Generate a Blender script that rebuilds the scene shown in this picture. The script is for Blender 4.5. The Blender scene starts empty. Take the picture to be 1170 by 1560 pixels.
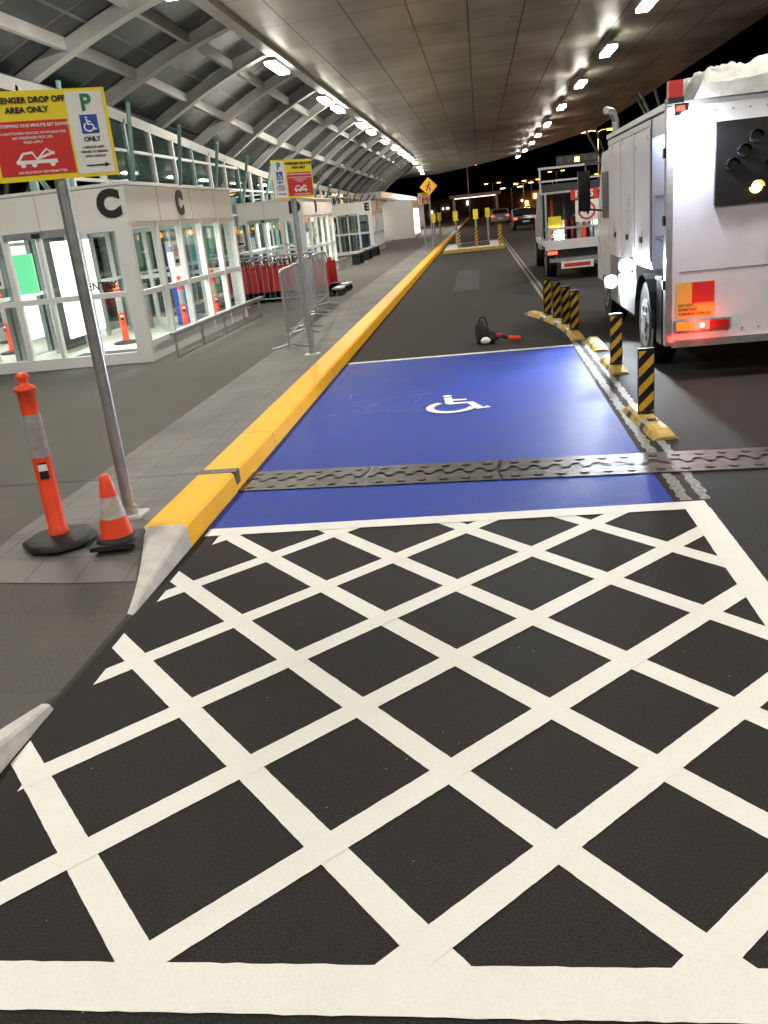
import bpy, bmesh, math, random
from mathutils import Vector, Matrix, noise
random.seed(4)
S=bpy.context.scene
S.view_settings.view_transform='Standard'
try: S.view_settings.look='None'
except Exception: pass
S.view_settings.exposure=0
# ---------------------------------------------------------------- materials
def newmat(name):
    m=bpy.data.materials.new(name);m.use_nodes=True
    return m,m.node_tree,m.node_tree.nodes['Principled BSDF']
def mat(name,col,rough=.5,metal=0,var=.0,vs=3.,bump=0,bs=60.,spec=.5,col2=None,speck=0,emit=None,es=0,chips=0,dirt=0,dirtcol=(.1,.095,.09)):
    m,nt,b=newmat(name);N=nt.nodes;L=nt.links
    b.inputs['Roughness'].default_value=rough;b.inputs['Metallic'].default_value=metal
    b.inputs['Specular IOR Level'].default_value=spec
    b.inputs['Base Color'].default_value=(*col,1)
    tc=N.new('ShaderNodeTexCoord')
    if var or col2:
        n=N.new('ShaderNodeTexNoise');n.inputs['Scale'].default_value=vs;n.inputs['Detail'].default_value=6
        n.inputs['Roughness'].default_value=.65
        L.new(tc.outputs['Object'],n.inputs['Vector'])
        r=N.new('ShaderNodeValToRGB');r.color_ramp.elements[0].position=.3;r.color_ramp.elements[1].position=.7
        c2=col2 or [c*(1-var) for c in col]
        r.color_ramp.elements[0].color=(*c2,1);r.color_ramp.elements[1].color=(*col,1)
        L.new(n.outputs['Fac'],r.inputs['Fac']);out=r.outputs['Color']
        if speck:
            n2=N.new('ShaderNodeTexNoise');n2.inputs['Scale'].default_value=140;n2.inputs['Detail'].default_value=3
            L.new(tc.outputs['Object'],n2.inputs['Vector'])
            r2=N.new('ShaderNodeValToRGB');r2.color_ramp.elements[0].position=.35;r2.color_ramp.elements[1].position=.75
            r2.color_ramp.elements[0].color=(1-speck,1-speck,1-speck,1);r2.color_ramp.elements[1].color=(1+speck,1+speck,1+speck,1)
            L.new(n2.outputs['Fac'],r2.inputs['Fac'])
            mx=N.new('ShaderNodeMixRGB');mx.blend_type='MULTIPLY';mx.inputs[0].default_value=1
            L.new(out,mx.inputs[1]);L.new(r2.outputs['Color'],mx.inputs[2]);out=mx.outputs[0]
        def overlay(out,scale,lo,hi,c,amt):
            n3=N.new('ShaderNodeTexNoise');n3.inputs['Scale'].default_value=scale;n3.inputs['Detail'].default_value=8;n3.inputs['Roughness'].default_value=.7
            L.new(tc.outputs['Object'],n3.inputs['Vector'])
            r3=N.new('ShaderNodeMapRange');r3.inputs['From Min'].default_value=lo;r3.inputs['From Max'].default_value=hi;r3.inputs['To Max'].default_value=amt
            L.new(n3.outputs['Fac'],r3.inputs['Value'])
            m3=N.new('ShaderNodeMixRGB');L.new(r3.outputs[0],m3.inputs[0]);L.new(out,m3.inputs[1]);m3.inputs[2].default_value=(*c,1);return m3.outputs[0]
        if dirt: out=overlay(out,5,.56,.74,dirtcol,dirt)
        if chips:
            v=N.new('ShaderNodeTexVoronoi');v.inputs['Scale'].default_value=16;L.new(tc.outputs['Object'],v.inputs['Vector'])
            lt=N.new('ShaderNodeMath');lt.operation='LESS_THAN';lt.inputs[1].default_value=.045;L.new(v.outputs['Distance'],lt.inputs[0])
            sp=N.new('ShaderNodeSeparateColor');L.new(v.outputs['Color'],sp.inputs[0])
            gt=N.new('ShaderNodeMath');gt.operation='GREATER_THAN';gt.inputs[1].default_value=.84;L.new(sp.outputs[0],gt.inputs[0])
            ml=N.new('ShaderNodeMath');ml.operation='MULTIPLY';L.new(lt.outputs[0],ml.inputs[0]);L.new(gt.outputs[0],ml.inputs[1])
            m4=N.new('ShaderNodeMixRGB');L.new(ml.outputs[0],m4.inputs[0]);L.new(out,m4.inputs[1]);m4.inputs[2].default_value=(chips,chips*.95,chips*.85,1);out=m4.outputs[0]
        L.new(out,b.inputs['Base Color'])
        rr=N.new('ShaderNodeMapRange');rr.inputs['To Min'].default_value=max(.02,rough-.12);rr.inputs['To Max'].default_value=min(1,rough+.12)
        L.new(n.outputs['Fac'],rr.inputs['Value']);L.new(rr.outputs['Result'],b.inputs['Roughness'])
    if bump:
        nb=N.new('ShaderNodeTexNoise');nb.inputs['Scale'].default_value=bs;nb.inputs['Detail'].default_value=4
        L.new(tc.outputs['Object'],nb.inputs['Vector'])
        bp=N.new('ShaderNodeBump');bp.inputs['Strength'].default_value=bump;bp.inputs['Distance'].default_value=.01
        L.new(nb.outputs['Fac'],bp.inputs['Height']);L.new(bp.outputs['Normal'],b.inputs['Normal'])
    if emit:
        b.inputs['Emission Color'].default_value=(*emit,1);b.inputs['Emission Strength'].default_value=es
    return m
def glassmat(name,tint=(.8,.9,.88),refl=.12,rough=.03):
    m=bpy.data.materials.new(name);m.use_nodes=True;nt=m.node_tree;N=nt.nodes;L=nt.links;N.clear()
    o=N.new('ShaderNodeOutputMaterial');t=N.new('ShaderNodeBsdfTransparent');t.inputs[0].default_value=(*tint,1)
    g=N.new('ShaderNodeBsdfGlossy');g.inputs['Roughness'].default_value=rough
    fr=N.new('ShaderNodeFresnel');fr.inputs[0].default_value=1.5
    mp=N.new('ShaderNodeMath');mp.operation='ADD';mp.inputs[1].default_value=refl-.04;L.new(fr.outputs[0],mp.inputs[0])
    mx=N.new('ShaderNodeMixShader');L.new(mp.outputs[0],mx.inputs[0]);L.new(t.outputs[0],mx.inputs[1]);L.new(g.outputs[0],mx.inputs[2]);L.new(mx.outputs[0],o.inputs[0])
    return m
def paverm(name,c1,c2,mort,w,h,rough=.8,bump=.3,metal=0,msize=.008,off=.5,var=.25,rot=0,nvs=1.2):
    m,nt,b=newmat(name);N=nt.nodes;L=nt.links
    tc=N.new('ShaderNodeTexCoord');mp=N.new('ShaderNodeMapping');mp.inputs['Rotation'].default_value=(0,0,rot)
    br=N.new('ShaderNodeTexBrick');br.offset=off;br.inputs['Scale'].default_value=1
    br.inputs['Brick Width'].default_value=w;br.inputs['Row Height'].default_value=h;br.inputs['Mortar Size'].default_value=msize
    br.inputs['Color1'].default_value=(*c1,1);br.inputs['Color2'].default_value=(*c2,1);br.inputs['Mortar'].default_value=(*mort,1)
    L.new(tc.outputs['Object'],mp.inputs[0]);L.new(mp.outputs[0],br.inputs['Vector'])
    n=N.new('ShaderNodeTexNoise');n.inputs['Scale'].default_value=nvs;n.inputs['Detail'].default_value=7;L.new(tc.outputs['Object'],n.inputs['Vector'])
    r=N.new('ShaderNodeMapRange');r.inputs['From Min'].default_value=.3;r.inputs['From Max'].default_value=.7;r.inputs['To Min'].default_value=1-var;r.inputs['To Max'].default_value=1+var*.3
    L.new(n.outputs['Fac'],r.inputs['Value'])
    mx=N.new('ShaderNodeMixRGB');mx.blend_type='MULTIPLY';mx.inputs[0].default_value=1;L.new(br.outputs['Color'],mx.inputs[1]);L.new(r.outputs[0],mx.inputs[2])
    L.new(mx.outputs[0],b.inputs['Base Color']);b.inputs['Roughness'].default_value=rough;b.inputs['Metallic'].default_value=metal
    bp=N.new('ShaderNodeBump');bp.invert=True;bp.inputs['Strength'].default_value=bump;bp.inputs['Distance'].default_value=.01
    L.new(br.outputs['Fac'],bp.inputs['Height']);L.new(bp.outputs['Normal'],b.inputs['Normal'])
    return m
def emis(name,col,s): 
    m=mat(name,(.02,.02,.02),.4,emit=col,es=s);return m

ASPH=mat('asphalt',(.032,.029,.025),.82,var=.4,vs=1.3,bump=.7,bs=150,speck=.55,spec=.28,chips=.38)
ASPHB=mat('asphalt_patch',(.018,.018,.019),.7,var=.3,vs=2,bump=.4,bs=170,speck=.3)
FOOT=mat('footpath_asphalt',(.105,.098,.084),.85,var=.3,vs=.9,bump=.3,bs=170,speck=.28,dirt=.4,dirtcol=(.055,.052,.046))
WHITE=mat('white_road_paint',(.80,.785,.74),.62,var=.06,vs=5,bump=.16,bs=200,speck=.05,dirt=.16,spec=.3,dirtcol=(.5,.48,.43))
WORN=mat('worn_road_paint',(.36,.35,.33),.7,col2=(.04,.038,.035),vs=48,bump=.3,bs=150)
BLUE=mat('blue_road_paint',(.013,.048,.36),.58,col2=(.010,.034,.28),vs=2.2,bump=.35,bs=170,speck=.2,spec=.22,dirt=.3,dirtcol=(.035,.075,.37))
SCUF=mat('blue_scuff',(.16,.2,.45),.6,col2=(.03,.06,.36),vs=22)
YEL=mat('yellow_kerb_paint',(1.0,.50,.0),.5,col2=(.9,.42,.0),vs=3,bump=.2,bs=90,spec=.22,dirt=.22,dirtcol=(.6,.3,.01))
CONC=mat('concrete',(.66,.64,.60),.8,var=.3,vs=6,bump=.3,bs=80)
PAV=paverm('footpath_pavers',(.19,.185,.172),(.172,.168,.158),(.125,.122,.115),.3,.3,var=.3,off=0,msize=.006,bump=.15)
PLATE=mat('joint_plate_steel',(.10,.092,.08),.46,metal=.4,var=.55,vs=11,bump=.3,bs=60)
DARK=mat('black_rubber',(.014,.014,.015),.6,var=.3,vs=8,bump=.2)
BLK=mat('black_plastic',(.012,.012,.013),.35)
GALV=mat('galvanised_steel',(.5,.51,.52),.38,metal=.75,var=.25,vs=14)
FRAME=mat('white_frame',(.78,.78,.77),.4,var=.06,vs=3)
FASC=mat('white_fascia',(.8,.79,.75),.45,var=.08,vs=1.4)
RIB=mat('rib_paint',(.5,.5,.47),.45,var=.25,vs=1.5)
TEAL=mat('teal_lit_mullion',(.22,.36,.34),.35,var=.15)  # teal light on the mullions, put into their base colour
CEIL=paverm('canopy_panels',(.62,.59,.52),(.50,.475,.41),(.07,.065,.06),1.2,2.4,rough=.34,bump=.6,metal=.25,msize=.02,off=0,var=.45,nvs=.45)
SKYL=paverm('canopy_skylight_glass',(.035,.04,.044),(.055,.062,.064),(.16,.16,.15),1.6,1.5,rough=.25,bump=.2,msize=.03,off=0,var=.5)
GLASS=glassmat('door_glass',(.78,.9,.87),.12)
GLASS2=glassmat('facade_glass',(.38,.55,.53),.16)
TRW=mat('truck_white_paint',(.74,.73,.75),.3,var=.14,vs=1.8,dirt=.2,dirtcol=(.4,.38,.36))
TRG=mat('truck_grey',(.25,.25,.26),.45,var=.2)
ORG=mat('orange_plastic',(.95,.075,.022),.45,var=.15,vs=8,dirt=.3,dirtcol=(.4,.05,.03))
REFL=mat('reflective_grey_band',(.38,.37,.37),.4,var=.3,vs=20)
REFL2=mat('cone_white_band',(.6,.58,.56),.5,col2=(.38,.3,.27),vs=14)
SYEL=mat('sign_yellow',(.87,.70,.02),.45)
SRED=mat('sign_red',(.62,.025,.025),.45)
SWHT=mat('sign_white',(.82,.82,.78),.45)
SGRN=mat('sign_green',(.01,.2,.07),.45)
SBLU=mat('sign_blue',(.01,.07,.4),.45)
SBLK=mat('sign_black',(.012,.012,.012),.5)
BYEL=mat('bollard_yellow',(.85,.48,.03),.5,var=.25,vs=20)
RUBY=mat('rubber_kerb_yellow',(.7,.46,.07),.6,col2=(.3,.2,.05),vs=14,bump=.3)
TUBE=emis('tube_lamp',(1,.95,.84),42)
LWH=emis('work_lamp',(.9,.95,1),130)
LRED=emis('red_lamp',(1,.03,.02),9)
LAMB=emis('amber_lamp',(1,.42,.08),14)
LORG=emis('sodium_lamp',(1,.36,.06),24)
LWIN=emis('lit_window',(1,.95,.84),2.4)
LSHOP=emis('lit_shop',(1,.9,.75),.8)
LTEAL=emis('lit_teal',(.2,.8,.7),.8)
LGRN=emis('screen_green',(.2,.85,.4),1.3)
LBLU=emis('cabinet_lamp',(.55,.7,1),14)
REDT=mat('trolley_red',(.6,.02,.02),.4,var=.2)
INT=mat('interior_wall',(.3,.33,.31),.7,var=.3,vs=.6)
INTF=mat('interior_floor',(.6,.58,.53),.35,var=.1)
TARP=mat('tarp',(.62,.61,.58),.7,var=.35,vs=6,bump=.5,bs=25)
CLO=mat('dark_cloth',(.02,.022,.025),.8,var=.4,vs=10,bump=.4,bs=30)
# ---------------------------------------------------------------- builder
class B:
    def __init__(s,name,bevel=0):
        s.name=name;s.bm=bmesh.new();s.mats=[];s.M=Matrix.Identity(4);s.bev=bevel;s.k=0
    def mi(s,m):
        if m not in s.mats:s.mats.append(m)
        return s.mats.index(m)
    def add(s,verts,faces,m,smooth=False):
        i=s.mi(m);vs=[s.bm.verts.new(s.M@Vector(v)) for v in verts]
        for f in faces:
            try:
                fc=s.bm.faces.new([vs[j] for j in f]);fc.material_index=i;fc.smooth=smooth
            except ValueError: pass
    def box(s,x0,x1,y0,y1,z0,z1,m):
        v=[(x0,y0,z0),(x1,y0,z0),(x1,y1,z0),(x0,y1,z0),(x0,y0,z1),(x1,y0,z1),(x1,y1,z1),(x0,y1,z1)]
        s.add(v,[(3,2,1,0),(4,5,6,7),(0,1,5,4),(1,2,6,5),(2,3,7,6),(3,0,4,7)],m)
    def cyl(s,p0,p1,r,m,n=14,r2=None,cap=True):
        p0=Vector(p0);p1=Vector(p1);r2=r if r2 is None else r2
        z=(p1-p0).normalized();x=z.orthogonal().normalized();y=z.cross(x)
        v=[]
        for p,q in((p0,r),(p1,r2)):
            for i in range(n):
                a=2*math.pi*i/n;v.append(p+(x*math.cos(a)+y*math.sin(a))*q)
        s.add(v,[(i,(i+1)%n,n+(i+1)%n,n+i) for i in range(n)],m,True)
        if cap:
            s.add(v[:n],[tuple(reversed(range(n)))],m);s.add(v[n:],[tuple(range(n))],m)
    def tube(s,pts,r,m,n=8):
        for a,b in zip(pts[:-1],pts[1:]): s.cyl(a,b,r,m,n)
    def lathe(s,c,prof,m,n=24):
        v=[];c=Vector(c)
        for r,z in prof:
            for i in range(n):
                a=2*math.pi*i/n;v.append(c+Vector((r*math.cos(a),r*math.sin(a),z)))
        f=[(j*n+i,j*n+(i+1)%n,(j+1)*n+(i+1)%n,(j+1)*n+i) for j in range(len(prof)-1) for i in range(n)]
        s.add(v,f,m,True)
    def poly(s,pts,m): s.add(pts,[tuple(range(len(pts)))],m)
    def prism(s,pts,vec,m):
        n=len(pts);vec=Vector(vec);v=[Vector(p) for p in pts]+[Vector(p)+vec for p in pts]
        s.add(v,[tuple(range(n)),tuple(reversed(range(n,2*n)))]+[(i,(i+1)%n,n+(i+1)%n,n+i) for i in range(n)],m)
    def stroke(s,pts,w,m,plane):
        o,ex,ey,en=[Vector(q) for q in plane]
        P=[Vector(p) for p in pts];Lf=[];Rt=[]
        for i,p in enumerate(P):
            a=P[max(0,i-1)];b=P[min(len(P)-1,i+1)];t=(b-a).normalized();nn=Vector((-t.y,t.x))*w/2
            Lf.append(p+nn);Rt.append(p-nn)
        s.k+=1;off=en*(.0005*(s.k%7))
        v=[o+ex*q.x+ey*q.y+off for q in Lf+Rt];n=len(P)
        s.add(v,[(i,i+1,n+i+1,n+i) for i in range(n-1)],m)
    def disc(s,c,r,m,plane,n=20):
        o,ex,ey,en=[Vector(q) for q in plane];s.k+=1;off=en*(.0005*(s.k%7))
        s.add([o+ex*(c[0]+r*math.cos(2*math.pi*i/n))+ey*(c[1]+r*math.sin(2*math.pi*i/n))+off for i in range(n)],[tuple(range(n))],m)
    def wheelchair(s,x,y,w,h,m,plane,lw=.1):
        def q(a,b): return (x+a*w,y+b*h)
        s.disc(q(.30,.92),.075*min(w,h),m,plane)
        k=lw*min(w,h)
        s.stroke([q(.31,.83),q(.36,.47)],k,m,plane)
        s.stroke([q(.335,.66),q(.62,.64)],k*.8,m,plane)
        s.stroke([q(.34,.47),q(.68,.46),q(.84,.12),q(.97,.18)],k,m,plane)
        arc=[(.40+.34*math.cos(math.radians(a)),.30+.28*math.sin(math.radians(a))) for a in range(125,356,11)]
        s.stroke([q(*p) for p in arc],k,m,plane)
    def text(s,t,size,m,mtx,ext=.0015,bold=0,align='CENTER'):
        cu=bpy.data.curves.new('t','FONT');cu.body=t;cu.size=size;cu.extrude=ext;cu.align_x=align;cu.align_y='CENTER';cu.offset=bold
        cu.resolution_u=4
        o=bpy.data.objects.new('t',cu);S.collection.objects.link(o)
        bpy.context.view_layer.update()
        me=bpy.data.meshes.new_from_object(o.evaluated_get(bpy.context.evaluated_depsgraph_get()))
        s.add([mtx@v.co for v in me.vertices],[tuple(p.vertices) for p in me.polygons],m)
        bpy.data.objects.remove(o);bpy.data.curves.remove(cu);bpy.data.meshes.remove(me)
    def done(s,recalc=True):
        if recalc: bmesh.ops.recalc_face_normals(s.bm,faces=s.bm.faces)
        me=bpy.data.meshes.new(s.name);s.bm.to_mesh(me);s.bm.free()
        for m in s.mats: me.materials.append(m)
        o=bpy.data.objects.new(s.name,me);S.collection.objects.link(o)
        if s.bev:
            b=o.modifiers.new('b','BEVEL');b.width=s.bev;b.segments=2;b.limit_method='ANGLE';b.angle_limit=math.radians(40)
        return o
FM=lambda x,y,z,rz=0: Matrix.Translation((x,y,z))@Matrix.Rotation(rz,4,'Z')@Matrix.Rotation(math.pi/2,4,'X')
# ---------------------------------------------------------------- ground & road
g=B('ground');g.poly([(-600,-200,-.02),(600,-200,-.02),(600,1200,-.02),(-600,1200,-.02)],ASPH);g.done()
g=B('road');g.poly([(-1.96,-6,0),(40,-6,0),(40,300,0),(-1.96,300,0)],ASPH)
g.poly([(-.75,21,.004),(-.11,21,.004),(-.11,28,.004),(-.75,28,.004)],ASPHB)
g.done()
def clip(poly,a,b,c):
    out=[]
    for i in range(len(poly)):
        p=poly[i];q=poly[(i+1)%len(poly)];dp=a*p[0]+b*p[1]-c;dq=a*q[0]+b*q[1]-c
        if dp<=0: out.append(p)
        if dp*dq<0:
            t=dp/(dp-dq);out.append((p[0]+t*(q[0]-p[0]),p[1]+t*(q[1]-p[1])))
    return out
rm=B('road_markings')
def flat(poly,z,m):
    if len(poly)>=3: rm.poly([(p[0],p[1],z) for p in poly],m)
def wob_rect(x0,x1,y0,y1,z,m,amp=.0012,axis='x'):
    n=max(4,int(max(x1-x0,y1-y0)/.04));A=[];C=[]
    for i in range(n+1):
        t=i/n
        if axis=='x': A.append((x0+t*(x1-x0),y0+random.uniform(-amp,amp)));C.append((x0+t*(x1-x0),y1+random.uniform(-amp,amp)))
        else: A.append((x0+random.uniform(-amp,amp),y0+t*(y1-y0)));C.append((x1+random.uniform(-amp,amp),y0+t*(y1-y0)))
    v=[(p[0],p[1],z) for p in A+C]
    rm.add(v,[(i,i+1,n+2+i,n+1+i) for i in range(n)],m)
def wob_poly(poly,z,m,amp=.0009):
    pts=[]
    for i in range(len(poly)):
        p=Vector(poly[i]);q=Vector(poly[(i+1)%len(poly)]);L=(q-p).length;n=max(1,int(L/.02))
        nn=Vector((-(q-p).y,(q-p).x)).normalized() if L>1e-6 else Vector((0,0))
        for k in range(n):
            r=p.lerp(q,k/n)
            if k: r=r+nn*random.uniform(-amp,amp)
            pts.append((r.x,r.y))
    flat(pts,z,m)
wob_rect(-4,3.2,1.545,1.698,.0045,WHITE,.002)
wob_rect(-1.9,1.27,5.035,5.17,.0045,WHITE)
wob_rect(1.13,1.275,1.690,5.04,.005,WHITE,.0012,'y')
w=.103*math.sqrt(2)/2
KA=1.13
for s_,x0 in((.523,-1.92),(1.47,-1.9),(2.275,-1.88),(3.077,-1.72),(3.825,-1.9),(4.70,-1.9),(5.50,-1.9)):
    p=[(x0,1.65),(1.15,1.65),(1.15,5.06),(x0,5.06)]
    p=clip(p,KA,1,s_+w*1.06);p=clip(p,-KA,-1,-(s_-w*1.06));wob_poly(p,.0015,WHITE)
for t_,x0 in((6.75,-1.8),(5.98,-1.86),(5.1,-1.84),(4.315,-1.8),(3.535,-2),(2.735,-2),(2.015,-2),(1.26,-2)):
    p=[(x0,1.65),(1.15,1.65),(1.15,5.06),(x0,5.06)]
    p=clip(p,-1,1,t_+w);p=clip(p,1,-1,-(t_-w));wob_poly(p,.003,WHITE)
def jy(x): return 5.97-.062*(x+1.92)
flat([(-1.93,5.165),(1.09,5.165),(1.08,jy(1.08)),(-1.93,jy(-1.93))],.003,BLUE)
flat([(-1.93,jy(-1.93)+.52),(1.08,jy(1.08)+.5),(1.1,11.5),(-1.93,11.5)],.003,BLUE)
wob_rect(-1.9,1.12,11.5,11.61,.006,WHITE,.008)
GP=((0,0,.007),(1,0,0),(0,1,0),(0,0,1))
rm.wheelchair(-.64,8.1,.64,.86,WHITE,GP,.13)
GS=((0,0,.0045),(1,0,0),(0,1,0),(0,0,1))
for i in range(26):
    x=random.uniform(-1.7,-.75);y=random.uniform(8.2,9.3);a=random.uniform(-.3,.5)+(1.2 if i%5==0 else 0);L=random.uniform(.08,.3)
    rm.stroke([(x,y),(x+L*.5*math.cos(a),y+L*.5*math.sin(a)+.01),(x+L*math.cos(a),y+L*math.sin(a))],random.uniform(.006,.016),SCUF,GS)
wob_rect(1.13,1.20,5.2,60,.003,WORN,.012,'y');wob_rect(1.26,1.32,5.2,60,.003,WORN,.012,'y')
rm.done(False)
# steel expansion joint
j=B('steel_expansion_joint')
def side(sign,x0,x1):
    n=int((x1-x0)/.07);A=[];C=[]
    for i in range(n+1):
        x=x0+i*(x1-x0)/n;yc=jy(x)+.25;t=.04 if i%2 else -.04
        A.append((x,yc+sign*.248,.010))
        C.append((x-.022,yc+t+sign*.024,.012));C.append((x+.022,yc+t+sign*.024,.012))
    for i in range(n):
        j.add([A[i],A[i+1],C[2*i+2],C[2*i+1]],[(0,1,2,3)],PLATE)
        j.add([A[i],C[2*i+1],C[2*i]],[(0,1,2)],PLATE)
x0=-1.95
j.poly([(-1.95,jy(-1.95)-.006,.005),(4.3,jy(4.3)-.006,.005),(4.3,jy(4.3)+.51,.005),(-1.95,jy(-1.95)+.51,.005)],BLK)
while x0<4.2:
    side(1,x0+.01,x0+.99);side(-1,x0+.01,x0+.99)
    for sg in(1,-1):
        for k in range(6):
            x=x0+.1+k*.16;y=jy(x)+.25+sg*.165
            j.cyl((x,y,.008),(x,y,.0135),.036,BLK,16);j.cyl((x,y,.0135),(x,y,.0165),.026,PLATE,12)
    x0+=1.0
j.done()
# kerb with ramp
def hk(y):
    if y>=4.88:return .15
    if y>3.9:return .008+.142*((y-3.9)/.98)**.8
    if y>3.12:return .008
    if y>2.3:return .008+.142*((3.12-y)/.82)
    return .15
def wk(y):
    if y>=4.88:return .265
    if y>3.9:return .012+.253*((y-3.9)/.98)**1.35
    if y>3.12:return .012
    if y>2.2:return .012+.12*((3.12-y)/.92)
    return .132
kb=B('kerb')
ys=[-6,0,1.5,2.2,2.3,2.45,2.6,2.8,3.0,3.12,3.4,3.7,3.9,4.05,4.2,4.4,4.6,4.75,4.88]
def prof(y):
    h=hk(y);c=min(.02,h*.3,wk(y)*.3);return [(-1.93,y,-.01),(-1.945,y,h-c),(-1.95-c*.4,y,h-c*.25),(-1.953-c,y,h),(-1.955-wk(y),y,h)]
def loft(ys,m):
    P=[prof(y) for y in ys];n=5
    kb.add([p for q in P for p in q],[(i*n+k,i*n+k+1,(i+1)*n+k+1,(i+1)*n+k) for i in range(len(P)-1) for k in range(n-1)],m)
for a,b in zip(ys[:-1],ys[1:]):
    loft([a,b],ASPHB if 3.05<=(a+b)/2<=3.95 else CONC)
y=4.88
while y<62:
    loft([y,y+2.39],YEL);loft([y+2.39,y+2.4],DARK);y+=2.4
loft([y,300],CONC)
kb.box(-2.222,-1.936,6.0,6.11,.0,.153,PLATE)
kb.done()
fp=B('footpath')
def zf(x,y):
    d=max(0,min(1,(x+3.9)/(3.9-2.1)));d=d*d*(3-2*d);return .15-(.15-hk(y))*d
xs=[-60,-14,-7.3,-5,-4.2,-3.9,-3.6,-3.35,-3.1,-2.9,-2.7,-2.5,-2.35,-2.22]
yy=ys+[62,300]
def XE(x,y): return -1.955-wk(y) if x==-2.22 else x
for i in range(len(xs)-1):
    for k in range(len(yy)-1):
        mm=PAV if (xs[i]>=-3.11 and yy[k]>=4.6) else FOOT
        q=[(xs[i],yy[k]),(xs[i+1],yy[k]),(xs[i+1],yy[k+1]),(xs[i],yy[k+1])]
        fp.poly([(XE(a,b),b,hk(b) if a==-2.22 else zf(a,b)) for a,b in q],mm)
for i in range(len(xs)-1):
    if xs[i]<-14: continue
    q=[(xs[i],4.2),(xs[i+1],4.2),(xs[i+1],4.6),(xs[i],4.6)]
    fp.poly([(XE(a,b)-(.0 if a!=-2.22 else .01),b,(hk(b) if a==-2.22 else zf(a,b))+.004) for a,b in q],PAV)
fp.box(-7,-2.235,6.03,6.07,.13,.1515,BLK)
fp.done()
# ---------------------------------------------------------------- signs
def parking_sign(x,y,ang,flip=False,topz=2.71,wd=.66,hh=.47):
    b=B('parking_sign')
    b.cyl((x,y,.15),(x,y,topz-.02),.038,GALV,16)
    b.box(x-.1,x+.1,y-.09,y+.09,.15,.165,CONC);b.cyl((x,y,.165),(x,y,.22),.05,GALV,16)
    b.M=Matrix.Translation((x,y,topz-hh/2))@Matrix.Rotation(ang,4,'Z')
    b.box(-wd/2,wd/2,-.048,-.044,-hh/2,hh/2,SYEL)
    for zz in(-.12,.12): b.box(-.05,.05,-.044,.04,zz-.02,zz+.02,GALV)
    pr=(0.12,0.31) if not flip else (-.31,-.12)
    b.box(pr[0]-.012,pr[1],-.0505,-.048,-hh/2+.018,hh/2-.018,SWHT)
    rl=(-.31,.095) if not flip else (-.095,.31)
    b.box(rl[0],rl[1],-.0505,-.048,-hh/2+.03,hh/2-.155,SRED)
    cx=(rl[0]+rl[1])/2;px=(pr[0]+pr[1])/2
    T=lambda s,sz,xx,zz,m,bo=.001: b.text(s,sz,m,FM(xx,-.052,zz),.001,bo)
    T('PASSENGER DROP OFF',.042,cx,.185,SBLK,.0014);T('AREA ONLY',.042,cx,.135,SBLK,.0014)
    T('NO STOPPING ONE MINUTE SET DOWN',.023,cx,.055,SWHT,.0006)
    T('NO UNATTENDED VEHICLES, NO DOUBLE PARK',.017,cx,.016,SWHT,.0003);T('NO PASSENGER PICK UPS',.019,cx,-.008,SWHT,.0003);T('FINES APPLY',.019,cx,-.032,SWHT,.0003)
    T('NO BUS DROP OFF PERMITTED',.019,cx+.02,-.19,SWHT,.0003)
    PLN=((cx,-.0515,-.12),(1,0,0),(0,0,1),(0,-1,0))
    b.stroke([(-.11,-.02),(-.07,.03),(-.02,.035),(.0,.0),(.1,.03)],.014,SWHT,PLN);b.stroke([(-.11,-.015),(.11,-.015)],.02,SWHT,PLN)
    b.stroke([(.01,.005),(.06,.05),(.1,.02)],.01,SWHT,PLN)
    for q in(-.08,-.02,.08): b.disc((q,-.03),.014,SWHT,PLN)
    T('P',.12,px,.155,SGRN,.004)
    b.box(px-.048,px+.048,-.0525,-.0505,-.005,.095,SBLU)
    b.wheelchair(px-.036,.006,.075,.08,SWHT,((0,-.0535,0),(1,0,0),(0,0,1),(0,-1,0)),.12)
    T('ONLY',.034,px,-.035,SBLK,.0014)
    for k,s_ in enumerate(('5 MINUTE LIMIT','DRIVER TO REMAIN','WITH VEHICLE')): T(s_,.017,px,-.078-.024*k,SBLK,.0003)
    b.stroke([(px-.06,-.175),(px+.05,-.175)],.007,SBLK,((0,-.0525,0),(1,0,0),(0,0,1),(0,-1,0)))
    b.poly([(px+.045,-.0527,-.162),(px+.045,-.0527,-.188),(px+.075,-.0527,-.175)],SBLK)
    return b.done()
parking_sign(-2.41,5.125,math.radians(28))
parking_sign(-2.40,11.7,math.radians(50),True,2.66)
parking_sign(-2.45,40.0,math.radians(50),True,2.66)
b=B('warning_sign');x,y=-2.36,44.
b.cyl((x,y,.15),(x,y,3.3),.035,GALV);b.M=Matrix.Translation((x,y,3.0))@Matrix.Rotation(math.pi/4,4,'Y')
b.box(-.3,.3,-.045,-.038,-.3,.3,mat('warning_amber',(.85,.42,.02),.45));b.M=Matrix.Translation((x,y,3.0))
WP=((0,-.047,0),(1,0,0),(0,0,1),(0,-1,0));b.disc((.04,.18),.045,SBLK,WP);b.stroke([(.03,.12),(-.02,0),(.07,-.08),(.05,-.22)],.06,SBLK,WP);b.stroke([(-.02,0),(-.12,-.19)],.055,SBLK,WP);b.stroke([(.13,.08),(-.16,.02)],.04,SBLK,WP)
b.done()
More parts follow.
